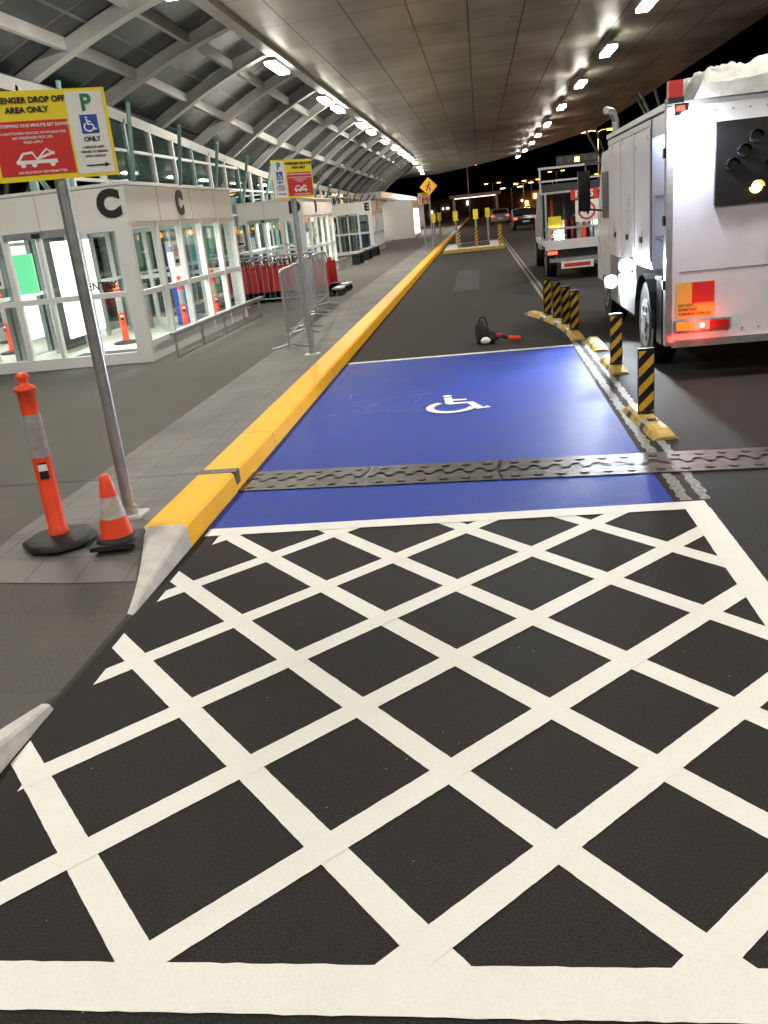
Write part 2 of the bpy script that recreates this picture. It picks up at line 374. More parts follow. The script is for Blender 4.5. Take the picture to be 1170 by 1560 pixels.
# ---------------------------------------------------------------- orange bollard + cone
def tbollard(x,y,z0=.15,name='traffic_bollard'):
    b=B(name)
    b.M=Matrix.Translation((x,y,z0))@Matrix.Rotation(.35,4,'Z')
    b.lathe((0,0,0),[(.225,0),(.225,.028),(.20,.042),(.11,.055),(.07,.06),(0,.06)],DARK,8)
    b.lathe((0,0,0),[(.062,.05),(.062,.09),(.055,.1),(.055,.55)],ORG)
    b.lathe((0,0,0),[(.056,.55),(.0565,.56),(.054,.80),(.053,.81)],REFL)
    b.lathe((0,0,0),[(.053,.81),(.052,.82),(.05,.945),(.062,.95),(.064,.965),(.05,.975),(.03,.985),(.026,1.01),(.04,1.025),(.04,1.04),(.02,1.055),(0,1.055)],ORG)
    b.box(-.02,.03,-.0585,-.05,.42,.52,SBLK);b.box(-.02,.03,-.0595,-.0586,.47,.51,SWHT)
    return b.done()
tbollard(-2.695,4.70)
def cone(x,y,z0=.15):
    b=B('traffic_cone')
    b.M=Matrix.Translation((x,y,z0))@Matrix.Rotation(.15,4,'Z')
    b.box(-.135,.135,-.135,.135,0,.028,DARK);b.lathe((0,0,0),[(.125,.028),(.12,.05),(.098,.055)],DARK)
    def r(z): return .1-(z-.05)/.38*.072
    b.lathe((0,0,0),[(r(.05),.05),(r(.17),.17)],ORG);b.lathe((0,0,0),[(r(.17)+.001,.17),(r(.30)+.001,.30)],REFL2)
    b.lathe((0,0,0),[(r(.30),.30),(r(.42),.42),(.024,.43),(.0,.431)],ORG)
    return b.done()
cone(-2.285,4.62)
# ---------------------------------------------------------------- striped lane bollards and separators
def stripe_bollard(x,y,ang=0,h=.62):
    b=B('striped_lane_bollard')
    b.M=Matrix.Translation((x,y,.07))@Matrix.Rotation(ang,4,'Z')
    b.box(-.065,.065,-.018,.018,0,h-.07,BLK)
    b.cyl((0,0,-.02),(0,0,.03),.05,DARK,12)
    hh=h-.09
    for k in range(-1,6):
        for sy in(-.0195,.0195):
            z0=k*.155
            p=[(-.06,z0),(.06,z0+.12),(.06,z0+.195),(-.06,z0+.075)]
            p=clip(p,0,1,hh);p=clip(p,0,-1,-.02)
            if len(p)>=3: b.poly([(q[0],sy,q[1]) for q in p],BYEL)
    return b.done()
def separator(pts):
    b=B('lane_separator_kerb');n=len(pts)
    prof=[(-.10,0),(-.075,.045),(-.045,.07),(.045,.07),(.075,.045),(.10,0)]
    R=[]
    for i,p in enumerate(pts):
        a=Vector(pts[max(0,i-1)]);c=Vector(pts[min(n-1,i+1)]);t=(c-a).normalized();nn=Vector((t.y,-t.x))
        e=.35 if i in(0,n-1) else 1
        R.append([(p[0]+nn.x*u,p[1]+nn.y*u,.003+v*e) for u,v in prof])
    m=6
    for i in range(n-1):
        v=R[i]+R[i+1];b.add(v,[(k,k+1,m+k+1,m+k) for k in range(m-1)],RUBY if (i%4!=3) else BLK)
    b.poly(R[0],RUBY);b.poly(list(reversed(R[-1])),RUBY)
    return b.done()
def seg(x0,y0,x1,y1,n=10,bow=0): return [(x0+(x1-x0)*i/n+bow*math.sin(math.pi*i/n),y0+(y1-y0)*i/n) for i in range(n+1)]
separator(seg(1.33,6.62,1.25,7.72));separator(seg(1.40,9.35,1.38,10.3));separator(seg(1.40,10.9,1.40,11.8))
separator(seg(1.24,11.95,.75,15.4,16,.14));separator(seg(1.87,3.75,1.80,4.75))
stripe_bollard(1.29,7.25);stripe_bollard(1.39,9.6)
for x,y in((1.24,12.5),(1.19,13.2),(1.12,14.0),(1.03,14.7)): stripe_bollard(x,y,.35)
# ---------------------------------------------------------------- tool bag on the road
b=B('tool_bag')
def blob(cx,cy,cz,rx,ry,rz,m,seed,amp=.25,sub=3):
    t=bmesh.new();bmesh.ops.create_icosphere(t,subdivisions=sub,radius=1)
    v=[]
    for q in t.verts:
        d=1+amp*noise.noise(q.co*1.8+Vector((seed,0,0)))
        z=cz+q.co.z*rz*d;v.append((cx+q.co.x*rx*d,cy+q.co.y*ry*d,max(.004,z)))
    b.add(v,[tuple(x.index for x in f.verts) for f in t.faces],m,True);t.free()
blob(-.06,12.4,.15,.11,.11,.17,CLO,1,.35);blob(.04,12.42,.08,.13,.1,.09,CLO,5,.35)
blob(-.02,12.24,.06,.07,.06,.05,SWHT,8,.1);b.tube([(-.12,12.36,.26),(-.08,12.35,.37),(-.02,12.36,.38),(.02,12.37,.26)],.012,CLO)
b.tube([(.06,12.4,.12),(.2,12.36,.1),(.3,12.33,.06)],.028,CLO);b.cyl((.3,12.33,.06),(.47,12.3,.045),.035,ORG);b.box(.13,.22,12.33,12.39,.09,.13,SRED)
b.done()
# ---------------------------------------------------------------- vestibules
def vestibule(name,X0,X1,Y0,Y1,letter):
    b=B(name);z0=.15;zf_=2.14;zt=2.64
    b.box(X0,X1,Y0,Y1,zf_,zt,FASC)
    b.box(X0,X1+.03,Y0-.03,Y1+.03,zt,zt+.04,FASC)
    b.box(X0+.02,X1-.02,Y0+.02,Y1-.02,zf_-.03,zf_-.002,FASC)
    b.poly([(X0,Y0+.05,z0+.004),(X1-.05,Y0+.05,z0+.004),(X1-.05,Y1-.05,z0+.004),(X0,Y1-.05,z0+.004)],INTF)
    fx=[X0+.06,X0+.62,X0+1.15,X0+1.72,X1-.11]
    wd=[.10,.07,.05,.10,.22]
    for Y in(Y0,Y1):
        for x,w_ in zip(fx,wd): b.box(x-w_/2,x+w_/2,Y-.05,Y+.05,z0,zf_,FRAME)
        for za,zb in((z0,z0+.16),(1.12,1.20),(zf_-.10,zf_)):
            for q in range(4):
                xa=fx[q]+wd[q]/2;xb=fx[q+1]-wd[q+1]/2;b.box(xa,xb,Y-.035,Y+.035,za,zb-.001,FRAME)
        for q in range(4): b.poly([(fx[q],Y,z0+.1),(fx[q+1],Y,z0+.1),(fx[q+1],Y,zf_-.05),(fx[q],Y,zf_-.05)],GLASS)
    n=5;X=X1-.05;st=(Y1-Y0)/n
    for k in range(1,n): b.box(X-.05,X+.05,Y0+k*st-.045,Y0+k*st+.045,z0,zf_,FRAME)
    for k in range(n):
        ya=Y0+k*st+.05;yb=Y0+(k+1)*st-.05
        for za,zb in((z0,z0+.3),(1.1,1.18),(zf_-.08,zf_)): b.box(X-.035,X+.035,ya,yb,za,zb-.001,FRAME)
        b.poly([(X,ya,z0+.2),(X,yb,z0+.2),(X,yb,zf_-.05),(X,ya,zf_-.05)],GLASS)
    # panel joints on the fascia and a door operator box
    b.box(X0+1.2,X0+1.208,Y0-.003,Y0,zf_,zt,TRG)
    for q in(1.3,2.9,4.3): b.box(X1,X1+.003,Y0+q,Y0+q+.008,zf_,zt,TRG)
    b.box(X0+.65,X0+1.68,Y0-.09,Y0-.051,zf_-.1,zf_+.0,GALV);b.box(X0+1.1,X0+1.22,Y0-.12,Y0-.09,zf_-.09,zf_-.03,BLK)
    b.text(letter,.48,SBLK,FM(X1-.25,Y0-.012,(zf_+zt)/2),.006,.03)
    b.text(letter,.48,SBLK,FM(X1+.012,Y0+2.3,(zf_+zt)/2,math.pi/2),.006,.03)
    def notice(x,y,z,rz):
        M0=b.M;b.M=Matrix.Translation((x,y,z))@Matrix.Rotation(rz,4,'Z')
        b.box(-.13,.13,-.006,0,-.2,.2,SWHT);P_=((0,-.008,.05),(1,0,0),(0,0,1),(0,-1,0))
        b.stroke([(.08*math.cos(a*.35),.08*math.sin(a*.35)) for a in range(19)],.018,SRED,P_);b.stroke([(-.05,.05),(.05,-.05)],.014,SRED,P_);b.stroke([(-.04,0),(.04,.01)],.02,SBLK,P_)
        b.box(-.09,.09,-.008,-.006,-.15,-.09,SBLK);b.M=M0
    notice(X0+.36,Y0-.06,1.6,0);notice(X1+.005,Y0+st*1.55,1.62,math.pi/2)
    b.text('ENTRY',.15,SBLK,FM(X0+1.98,Y0-.04,1.3),.002,.003)
    # dark rubber mat, inner sliding door frames, rubbish bin inside
    b.box(X0+.7,X1-.7,Y0+.3,Y0+1.6,z0+.006,z0+.016,DARK)
    for q in(.9,2.0,3.1,4.2): b.box(X0-.03,X0+.05,Y0+q,Y0+q+.09,z0,zf_-.04,GALV)
    b.box(X0-.02,X0+.04,Y0+2.09,Y0+3.1,z0,zf_-.04,BLK)
    b.cyl((X0+.5,Y1-.6,z0),(X0+.5,Y1-.6,z0+.9),.2,TRG,16);b.box(X0+1.2,X0+1.6,Y1-.5,Y1-.4,z0,1.7,SBLU);b.box(X0+1.22,X0+1.58,Y1-.505,Y1-.5,1.0,1.6,SWHT)
    for yk in [Y0+.2+i*1.3 for i in range(5)]:
        if yk<Y1: b.cyl((X1+.3,yk,z0),(X1+.3,yk,z0+.32),.022,GALV,8)
    b.box(X1+.26,X1+.34,Y0+.1,Y1+.2,z0+.32,z0+.38,GALV)
    return b.done()
vestibule('terminal_entrance',-7.5,-4.95,12.4,17.9,'C')
vestibule('terminal_entrance',-7.9,-5.45,27.8,33.5,'D')
vestibule('terminal_entrance',-7.9,-5.45,46,51,'E')
tbollard(-6.45,15.0);tbollard(-5.5,15.6);tbollard(-5.3,17.0)
# ---------------------------------------------------------------- terminal
def drop(y):
    P=[(-10,0),(18,0),(32,.85),(55,1.25),(400,1.3)]
    for (a,u),(c_,v) in zip(P[:-1],P[1:]):
        if y<=c_: return u+(v-u)*max(0,(y-a))/(c_-a)
def ft(y): return 4.5-drop(y)
b=B('terminal_building')
XF=-7.55
yb=6.0;k=0
while yb<61.6:
    t0=ft(yb);t1=ft(yb+1.5)
    b.box(XF-.06,XF+.06,yb-.045,yb+.045,.15,t0,FRAME if k%3 else TEAL)
    if k%2==0: b.cyl((XF+.1,yb+1.2,2.5),(XF+.75,yb+.1,t0),.045,TEAL,8)
    for z in(.18,1.2,2.35,3.1,3.75):
        if z<t1-.1: b.box(XF-.045,XF+.045,yb+.046,yb+1.454,z-.03,z+.03,FRAME)
    b.poly([(XF,yb,.2),(XF,yb+1.5,.2),(XF,yb+1.5,t1),(XF,yb,t0)],GLASS2)
    b.poly([(XF+.06,yb,t0-.1),(XF+.06,yb+1.5,t1-.1),(XF+.06,yb+1.5,t1+.12),(XF+.06,yb,t0+.12)],RIB)
    yb+=1.5;k+=1
b.poly([(-14,6,.156),(XF-.1,6,.156),(XF-.1,62,.156),(-14,62,.156)],INTF)
b.box(-14.2,-14,6,62,.15,3.1,INT)
b.poly([(-14,6,4.7),(XF-.1,6,4.7),(XF-.1,18,4.7),(-14,18,4.7)],INT);b.poly([(-14,18,4.7),(XF-.1,18,4.7),(XF-.1,62,3.3),(-14,62,3.3)],INT);b.poly([(-14.0,6,3.1),(-14.0,62,3.1),(-14.0,62,3.4),(-14.0,6,4.8)],INT)
for k in range(9):
    y=9+k*6
    b.box(-13.95,-13.9,y,y+2.6,.9,2.6,LTEAL if k%2 else LSHOP)
    b.box(-10.2,-9.8,y+3,y+3.4,.156,3.3,INT)
    b.box(-11.5,-8.6,y+1.0,y+1.12,3.3-.0,3.36,LWIN)
    b.box(-9.6,-9.5,y+1,y+2.2,.9,2.2,LSHOP if k%3 else LTEAL)
    b.box(-12,-11,y+4,y+5,.156,1.3,TRG)
    b.box(-8.6,-8.5,y+2.4,y+3.6,.156,2.0,BLK if k%2 else INT)
b.box(-7.3,-6.95,13.2,13.25,1.25,1.85,LGRN)
b.box(-7.1,-7.05,14.2,15.6,.4,2.0,LWIN)
b.box(-7.6,-7.4,62,120,.15,3.1,FRAME)
for k in range(19):
    y=62.6+k*3
    b.box(-7.4,-7.36,y,y+1.8,.5,2.3,LWIN);b.box(-7.36,-7.2,y+2.2,y+2.4,.15,3.1,FRAME)
b.box(-14,-6.6,62,120,3.1,3.5,FASC)
b.box(-7.3,-4.8,66,72,.15,2.8,FASC);b.box(-4.8,-4.77,66.3,71.7,.4,2.2,LWIN)
b.done()
# ---------------------------------------------------------------- canopy
def bend(y): return -max(0,(y-62)/40)**2*5
def zc(x): return 5.68+.12*math.sin((x+4)/12*math.pi)+max(0,x-4.5)*.05
c=B('canopy')
YS=[-8+i*2.5 for i in range(46)]
def re(y): return 7.8 if y<60 else max(.5,7.8-(y-60)*.15)
XT=[0,.12,.25,.4,.55,.7,.85,1]
for i in range(len(YS)-1):
    y0,y1=YS[i],YS[i+1]
    for k in range(7):
        q=[]
        for (y,t) in((y0,XT[k]),(y1,XT[k]),(y1,XT[k+1]),(y0,XT[k+1])):
            x=-4.35+t*(re(y)+4.35);q.append((x+bend(y),y,zc(x)))
        c.poly(q,CEIL)
    q=[(re(y0)+bend(y0),y0,zc(re(y0))),(re(y1)+bend(y1),y1,zc(re(y1))),(re(y1)+bend(y1)+.15,y1,zc(re(y1))+.3),(re(y0)+bend(y0)+.15,y0,zc(re(y0))+.3)];c.poly(q,RIB)
    q=[(re(y0)+bend(y0)+.15,y0,zc(re(y0))+.3),(re(y1)+bend(y1)+.15,y1,zc(re(y1))+.3),(-4.3+bend(y1),y1,6.4),(-4.3+bend(y0),y0,6.4)];c.poly(q,RIB)
def zl(t,y):
    b0=4.5-drop(y);return b0+(5.9-b0)*(1-(1-t)**1.28)
def xl(t,y): return -8.1+t*3.7+bend(y)
for i in range(len(YS)-1):
    y0,y1=YS[i],YS[i+1]
    for k in range(6):
        q=[(xl(t,y),y,zl(t,y)+.18) for (y,t) in((y0,k/6),(y1,k/6),(y1,(k+1)/6),(y0,(k+1)/6))]
        c.poly(q,SKYL)
y=3.0
while y<100:
    for k in range(8):
        t0,t1=k/8,(k+1)/8
        xa=xl(t0,y);xb=xl(t1,y);za=zl(t0,y)+.16;zb=zl(t1,y)+.16;d=.26
        v=[(xa,y-.05,za-d),(xa,y+.05,za-d),(xb,y+.05,zb-d),(xb,y-.05,zb-d),(xa,y-.05,za),(xa,y+.05,za),(xb,y+.05,zb),(xb,y-.05,zb)]
        c.add(v,[(0,1,2,3),(4,5,6,7),(0,3,7,4),(1,2,6,5)],RIB)
        f0=.13
        c.add([(xa,y-f0,za-d-.02),(xa,y+f0,za-d-.02),(xb,y+f0,zb-d-.02),(xb,y-f0,zb-d-.02),(xa,y-f0,za-d-.003),(xa,y+f0,za-d-.003),(xb,y+f0,zb-d-.003),(xb,y-f0,zb-d-.003)],[(0,1,2,3),(4,5,6,7),(0,3,7,4),(1,2,6,5)],RIB)
    y+=3.2
for t_,dz,w_ in((.985,-.33,.13),(.66,0,.05),(.33,0,.05)):
    for i in range(len(YS)-1):
        y0,y1=YS[i],YS[i+1];a=xl(t_,y0);d=xl(t_,y1);za=zl(t_,y0)+dz;zb=zl(t_,y1)+dz
        v=[(a-w_,y0,za),(a+w_,y0,za),(a+w_,y0,za+.2),(a-w_,y0,za+.2),(d-w_,y1,zb),(d+w_,y1,zb),(d+w_,y1,zb+.2),(d-w_,y1,zb+.2)]
        c.add(v,[(0,1,5,4),(1,2,6,5),(2,3,7,6),(3,0,4,7)],RIB)
LY=[-5,1,7.5,14.3,22.5,29.4,31.9,38.2,41.5,47.5,53,57.3,61,65,70,78,84,90]
RY=[-4,2,8,14.3,20.5,26.4,33.1,40.4,48.4,55.6,62,70,78]
def batten(x,y,L=1.6):
    x+=bend(y)*.3
    c.box(x-.13,x+.13,y-L/2-.03,y+L/2+.03,5.49,5.56,RIB)
    c.box(x-.125,x+.125,y-L/2,y+L/2,5.42,5.488,TUBE)
    for q in(-.5,.5): c.cyl((x,y+q,5.56),(x,y+q,5.75),.015,RIB,6)
for y in LY: batten(-4.6,y)
for y in RY: batten(3.7,y)
for y in range(10,60,6):
    for x in(-1.2,1.0): c.cyl((x,y,zc(x)-.02),(x,y,zc(x)-.005),.09,RIB,14)
c.done()
def area(name,x,y,z,sx,sy,P,col=(1,.945,.85),rot=(0,0,0)):
    l=bpy.data.lights.new(name,'AREA');l.shape='RECTANGLE';l.size=sx;l.size_y=sy;l.energy=P;l.color=col
    o=bpy.data.objects.new(name,l);o.location=(x,y,z);o.rotation_euler=rot;S.collection.objects.link(o);return o
for y in LY:
    if y<42: area('batten_light',-4.6,y,5.41,.2,1.5,165)
for y in RY:
    if y<42: area('batten_light',3.7,y,5.41,.2,1.5,175)
for X,Y in((-6.2,14.8),(-6.7,30.5)): area('vestibule_light',X,Y,2.08,1.4,3.2,150,(1,.97,.9))
for k in range(2): area('hall_light',-10.5,14+k*20,3.2,2,6,200,(.8,1,.93))
area('wing_light',-5.8,85,3.5,1,24,900,(1,.95,.85))
b=B('canopy_column')
for y in(24,44,64):
    for dx,dy in((-.8,-2.2),(.9,2.0),(.9,-2.2)): b.cyl((9.4,y,2.2),(7.4+dx*.4,y+dy,6.0),.07,RIB,10)
    b.cyl((9.4,y,0),(9.4,y,2.3),.17,RIB,16)
b.done()
# ---------------------------------------------------------------- barriers and trolleys
def barrier(x0,y0,x1,y1):
    b=B('crowd_barrier');a=Vector((x0,y0,.15));d=Vector((x1,y1,.15));n=int((d-a).length/.13)
    up=Vector((0,0,1))
    b.tube([a+up*.02,a+up*1.08,a+up*1.12+(d-a).normalized()*.05,d+up*1.12-(d-a).normalized()*.05,d+up*1.08,d+up*.02],.02,GALV)
    b.cyl(a+up*.2,d+up*.2,.014,GALV,8)
    for i in range(1,n):
        p=a.lerp(d,i/n);b.cyl(p+up*.2,p+up*1.12,.007,GALV,6)
    s=Vector((-(d-a).y,(d-a).x,0)).normalized()*.3
    for p in(a.lerp(d,.12),a.lerp(d,.88)):b.tube([p-s,p+up*.06,p+s],.016,GALV)
    b.done()
barrier(-2.85,12.3,-3.05,14.5);barrier(-3.08,14.7,-3.3,16.9);barrier(-5.6,19.6,-3.45,19.2);barrier(-3.4,19.1,-3.3,17.1)
b=B('luggage_trolleys')
for r_ in range(2):
    for i in range(11):
        x=-6.3+i*.24;y=21.3+r_*1.2
        b.box(x,x+.035,y-.3,y+.3,.42,1.0,REDT);b.box(x-.1,x+.5,y-.27,y+.27,.3,.34,GALV)
        b.box(x,x+.225,y-.31,y-.285,.4,.95,REDT)
        b.tube([(x,y-.3,.3),(x-.12,y-.3,1.12),(x-.12,y+.3,1.12),(x,y+.3,.3)],.014,BLK);b.cyl((x-.12,y-.25,1.12),(x-.12,y+.25,1.12),.03,BLK,8)
        for sy in(-.26,.26): b.cyl((x,y+sy-.02,.22),(x,y+sy+.02,.22),.07,BLK,10);b.cyl((x+.45,y+sy-.02,.22),(x+.45,y+sy+.02,.22),.07,BLK,10)
b.done()
b=B('park_bench')
for y in(35,38,41):
    b.box(-5.2,-4.8,y,y+1.8,.56,.62,GALV)
    for q in(.2,1.6): b.box(-5.15,-4.85,y+q-.04,y+q+.04,.15,.56,BLK)
b.done()
# ---------------------------------------------------------------- service truck
def wheel(b,x,y,r=.44,w=.26,sgn=-1):
    b.M=Matrix.Identity(4)
    b.cyl((x,y,r),(x+w,y,r),r,DARK,28);xx=x if sgn<0 else x+w
    b.cyl((xx+sgn*.012,y,r),(xx,y,r),r*.6,TRG,20);b.cyl((xx+sgn*.03,y,r),(xx+sgn*.012,y,r),r*.25,GALV,12)
    for a in range(6):
        q=a*math.pi/3;b.cyl((xx+sgn*.02,y+r*.42*math.cos(q),r+r*.42*math.sin(q)),(xx+sgn*.01,y+r*.42*math.cos(q),r+r*.42*math.sin(q)),r*.07,BLK,8)
t=B('service_truck',.012)
X0,X1,Y0,Y1,ZB,ZT=1.76,4.05,8.8,12.6,.36,2.52
t.box(X0+.45,X1,Y0+.02,Y1,ZB+.1,ZT-.02,TRW)
t.box(X0,X0+.45,Y0+.02,Y0+.10,ZB+.1,ZT-.02,TRW)
t.box(X0,X0+.45,Y0+.75,Y1,1.05,ZT-.02,TRW)
t.box(X0,X0+.45,Y0+.10,Y0+.75,ZT-.2,ZT-.02,TRW)
for z in(.95,1.35,1.75): t.box(X0+.03,X0+.43,Y0+.105,Y0+.745,z,z+.03,TRG)
for k in range(9): t.box(X0+.1+.03*(k%3),X0+.25+.03*(k%3),Y0+.2+.055*k,Y0+.24+.055*k,.98+.4*(k%3),1.1+.4*(k%3)+.01*k,(ORG,SYEL,BLK,SWHT)[k%4])
t.box(X0+.38,X0+.44,Y0+.69,Y0+.74,.8,2.25,LBLU);t.box(X0+.06,X0+.40,Y0+.66,Y0+.72,2.24,2.30,LBLU)
t.box(X0,X1,Y0,Y0+.018,ZB,ZT,TRW)
t.box(X0-.012,X0+.05,Y0-.012,Y0+.09,ZB,ZT+.01,GALV)
t.box(X0+.05,X1,Y0-.03,Y0-.001,ZB-.02,ZB+.05,GALV)
t.box(X0+1.05,X0+1.062,Y0-.004,Y0,ZB+.3,1.62,TRG);t.box(X0+.12,X1-.1,Y0-.004,Y0,1.055,1.065,TRG)
t.box(X0+.95,X0+1.0,Y0-.03,Y0-.001,1.2,1.32,BLK)
for q in range(14): 
    for zz in(ZB+.12,ZT-.06): t.cyl((X0+.12+q*.15,Y0-.006,zz),(X0+.12+q*.15,Y0,zz),.009,TRG,8)
for z in(.9,1.5,2.1): t.box(X0-.03,X0-.013,Y0+.02,Y0+.09,z,z+.09,BLK)
for a_,b_ in((.80,1.72),(1.76,2.7),(2.74,3.75)): t.box(X0-.016,X0-.001,Y0+a_,Y0+b_,1.12,2.42,TRW)
for a_ in(.77,1.735,2.715): t.box(X0-.006,X0-.001,Y0+a_,Y0+a_+.02,1.08,2.44,BLK)
for yk in(1.3,2.25,3.2): t.box(X0-.03,X0-.016,Y0+yk-.06,Y0+yk+.06,1.3,1.36,BLK)
t.box(X0-.012,X0-.002,Y0+.76,Y1,2.44,2.5,GALV)
t.box(X0-.03,X1,Y0,Y1,ZT,ZT+.05,GALV)
t.box(X0+.5,X1-.5,Y0+.2,15,.5,.68,BLK);t.box(X0,X0+.4,Y0+1.75,Y1,.45,1.04,TRG)
t.box(X0+.02,X0+.35,Y0+.35,Y0+.60,.32,1.0,BLK)
for a in range(8):
    a0=math.pi*a/8;a1=math.pi*(a+1)/8;cy_=Y0+1.2
    v=[(X0-.02,cy_+.53*math.cos(a0),.44+.53*math.sin(a0)),(X0+.32,cy_+.53*math.cos(a0),.44+.53*math.sin(a0)),(X0+.32,cy_+.53*math.cos(a1),.44+.53*math.sin(a1)),(X0-.02,cy_+.53*math.cos(a1),.44+.53*math.sin(a1))]
    t.add(v,[(0,1,2,3)],BLK)
t.box(X0+.42,X1-.1,Y0-.05,Y0-.005,1.64,2.36,BLK)
LA=mat('lamp_off',(.05,.045,.04),.2)
for i,(px,pz) in enumerate([(.36,.13),(.14,.34),(.24,.45),(.34,.56),(.5,.34),(.7,.34),(.9,.34),(1.1,.34),(1.3,.34)]):
    t.M=Matrix.Translation((X0+.42+px,Y0-.05,1.64+pz));t.cyl((0,0,0),(0,-.03,0),.055,LAMB if i==0 else LA,18,.05)
    for a in range(8):
        q0=math.pi*a/8;q1=math.pi*(a+1)/8;t.add([(.06*math.cos(q0),0,.06*math.sin(q0)),(.06*math.cos(q1),0,.06*math.sin(q1)),(.06*math.cos(q1),-.08,.06*math.sin(q1)),(.06*math.cos(q0),-.08,.06*math.sin(q0))],[(0,1,2,3)],BLK)
t.M=Matrix.Identity(4)
SO=mat('sticker_orange',(.78,.45,.08),.4)
t.box(X0+.09,X0+.45,Y0-.006,Y0-.001,.62,.96,SO);t.box(X0+.24,X0+.445,Y0-.009,Y0-.0061,.76,.955,SRED)
for k,s_ in enumerate(('DO NOT','OVERTAKE','TURNING VEHICLE')): t.text(s_,.036,SBLK,FM(X0+.11,Y0-.0105,.74-.042*k),.001,.0004,'LEFT')
t.box(X0+.07,X0+.60,Y0-.035,Y0-.004,.49,.60,GALV)
t.box(X0+.09,X0+.24,Y0-.05,Y0-.034,.505,.585,mat('indicator_lens',(.8,.25,.02),.3,emit=(1,.3,.05),es=.5))
t.box(X0+.25,X0+.40,Y0-.05,Y0-.034,.505,.585,LRED);t.box(X0+.31,X0+.35,Y0-.053,Y0-.0501,.525,.565,LWIN)
t.box(X0+.41,X0+.58,Y0-.05,Y0-.034,.505,.585,mat('red_lens',(.35,.02,.02),.25))
t.box(X0+.02,X0+.07,Y0-.05,Y0-.02,.40,.44,LRED)
t.box(X0-.02,X0+.12,Y0-.10,Y0+.04,ZT+.03,ZT+.08,BLK);t.box(X0-.01,X0+.11,Y0-.09,Y0+.02,ZT+.08,ZT+.22,SRED)
t.box(X0+.03,X0+.15,Y0-.155,Y0-.12,ZT-.08,ZT+.02,BLK);t.box(X0+.04,X0+.11,Y0-.165,Y0-.156,ZT-.04,ZT+.0,LRED);t.cyl((X0+.13,Y0-.16,ZT-.11),(X0+.13,Y0-.10,ZT-.10),.06,LWH,14)
for (x,y,z) in((X0-.10,11.85,.75),(X0-.10,10.62,1.03)):
    t.box(x-.09,x+.08,y,y+.08,z-.09,z+.09,BLK);t.cyl((x,y-.02,z),(x,y-.002,z),.08,LWH,18);t.box(x,X0+.1,y+.02,y+.05,z-.02,z+.02,BLK)
cab=[(12.75,.55),(12.75,2.35),(12.9,2.45),(14.2,2.42),(14.75,1.6),(14.85,1.5),(14.9,.55)]
t.prism([(X0+.12,y,z) for y,z in cab],(2.0,0,0),TRW)
t.box(X0+.11,X0+.118,13.3,14.2,1.5,2.15,BLK)
t.tube([(X0+.15,14.3,1.6),(X0-.12,14.3,1.65),(X0-.12,14.3,2.3),(X0+.15,14.3,2.3)],.015,BLK);t.box(X0-.24,X0-.06,14.22,14.3,1.62,2.2,BLK)
t.tube([(X0+.1,12.68,.9),(X0+.1,12.68,2.75),(X0+.05,12.6,2.85),(X0-.05,12.5,2.87)],.045,GALV,12)
wheel(t,X0+.02,Y0+1.2);wheel(t,X1-.3,Y0+1.2,sgn=1);wheel(t,X0+.15,14.0);wheel(t,X1-.4,14.0,sgn=1)
nx,ny=56,30;V=[]
for i in range(nx+1):
    for k in range(ny+1):
        x=X0+.22+i*(X1-X0-.3)/nx;y=Y0-.03+k*1.3/ny
        e=min(1,min(i,nx-i)/4,min(k+2,ny-k)/4);h=e*(.20+.14*noise.noise(Vector((x*2.5,y*3,0)))+.10*abs(noise.noise(Vector((x*5+y*2,y*5,3))))+.05*abs(noise.noise(Vector((x*13,y*11,1)))))
        V.append((x,y,ZT+.055+max(0,h)))
t.add(V,[(i*(ny+1)+k,(i+1)*(ny+1)+k,(i+1)*(ny+1)+k+1,i*(ny+1)+k+1) for i in range(nx) for k in range(ny)],TARP,True)
t.add([V[i*(ny+1)] for i in range(nx+1)]+[(V[i*(ny+1)][0],Y0-.03,ZT+.05) for i in range(nx+1)],[(i,i+1,nx+2+i,nx+1+i) for i in range(nx)],TARP)
t.done()
def spot(name,loc,target,P,ang,col=(1,1,1),rad=.05):
    l=bpy.data.lights.new(name,'SPOT');l.energy=P;l.spot_size=math.radians(ang);l.spot_blend=.6;l.color=col;l.shadow_soft_size=rad
    o=bpy.data.objects.new(name,l);o.location=loc;o.rotation_euler=(Vector(target)-Vector(loc)).to_track_quat('-Z','Y').to_euler();S.collection.objects.link(o)
spot('truck_side_light',(X0-.10,11.79,.75),(X0-.35,9.6,0),330,120,(.85,.93,1))
spot('truck_side_light',(X0-.10,10.56,1.03),(X0-.3,8.9,0),260,125,(.85,.93,1))
spot('truck_rear_light',(X0+.13,Y0-.2,ZT-.14),(X0+.45,Y0-.05,1.4),75,150,(.8,.8,1))
l=bpy.data.lights.new('tail_glow','POINT');l.energy=5;l.color=(1,.05,.03);l.shadow_soft_size=.05
o=bpy.data.objects.new('tail_glow',l);o.location=(X0+.3,Y0-.12,.54);S.collection.objects.link(o)
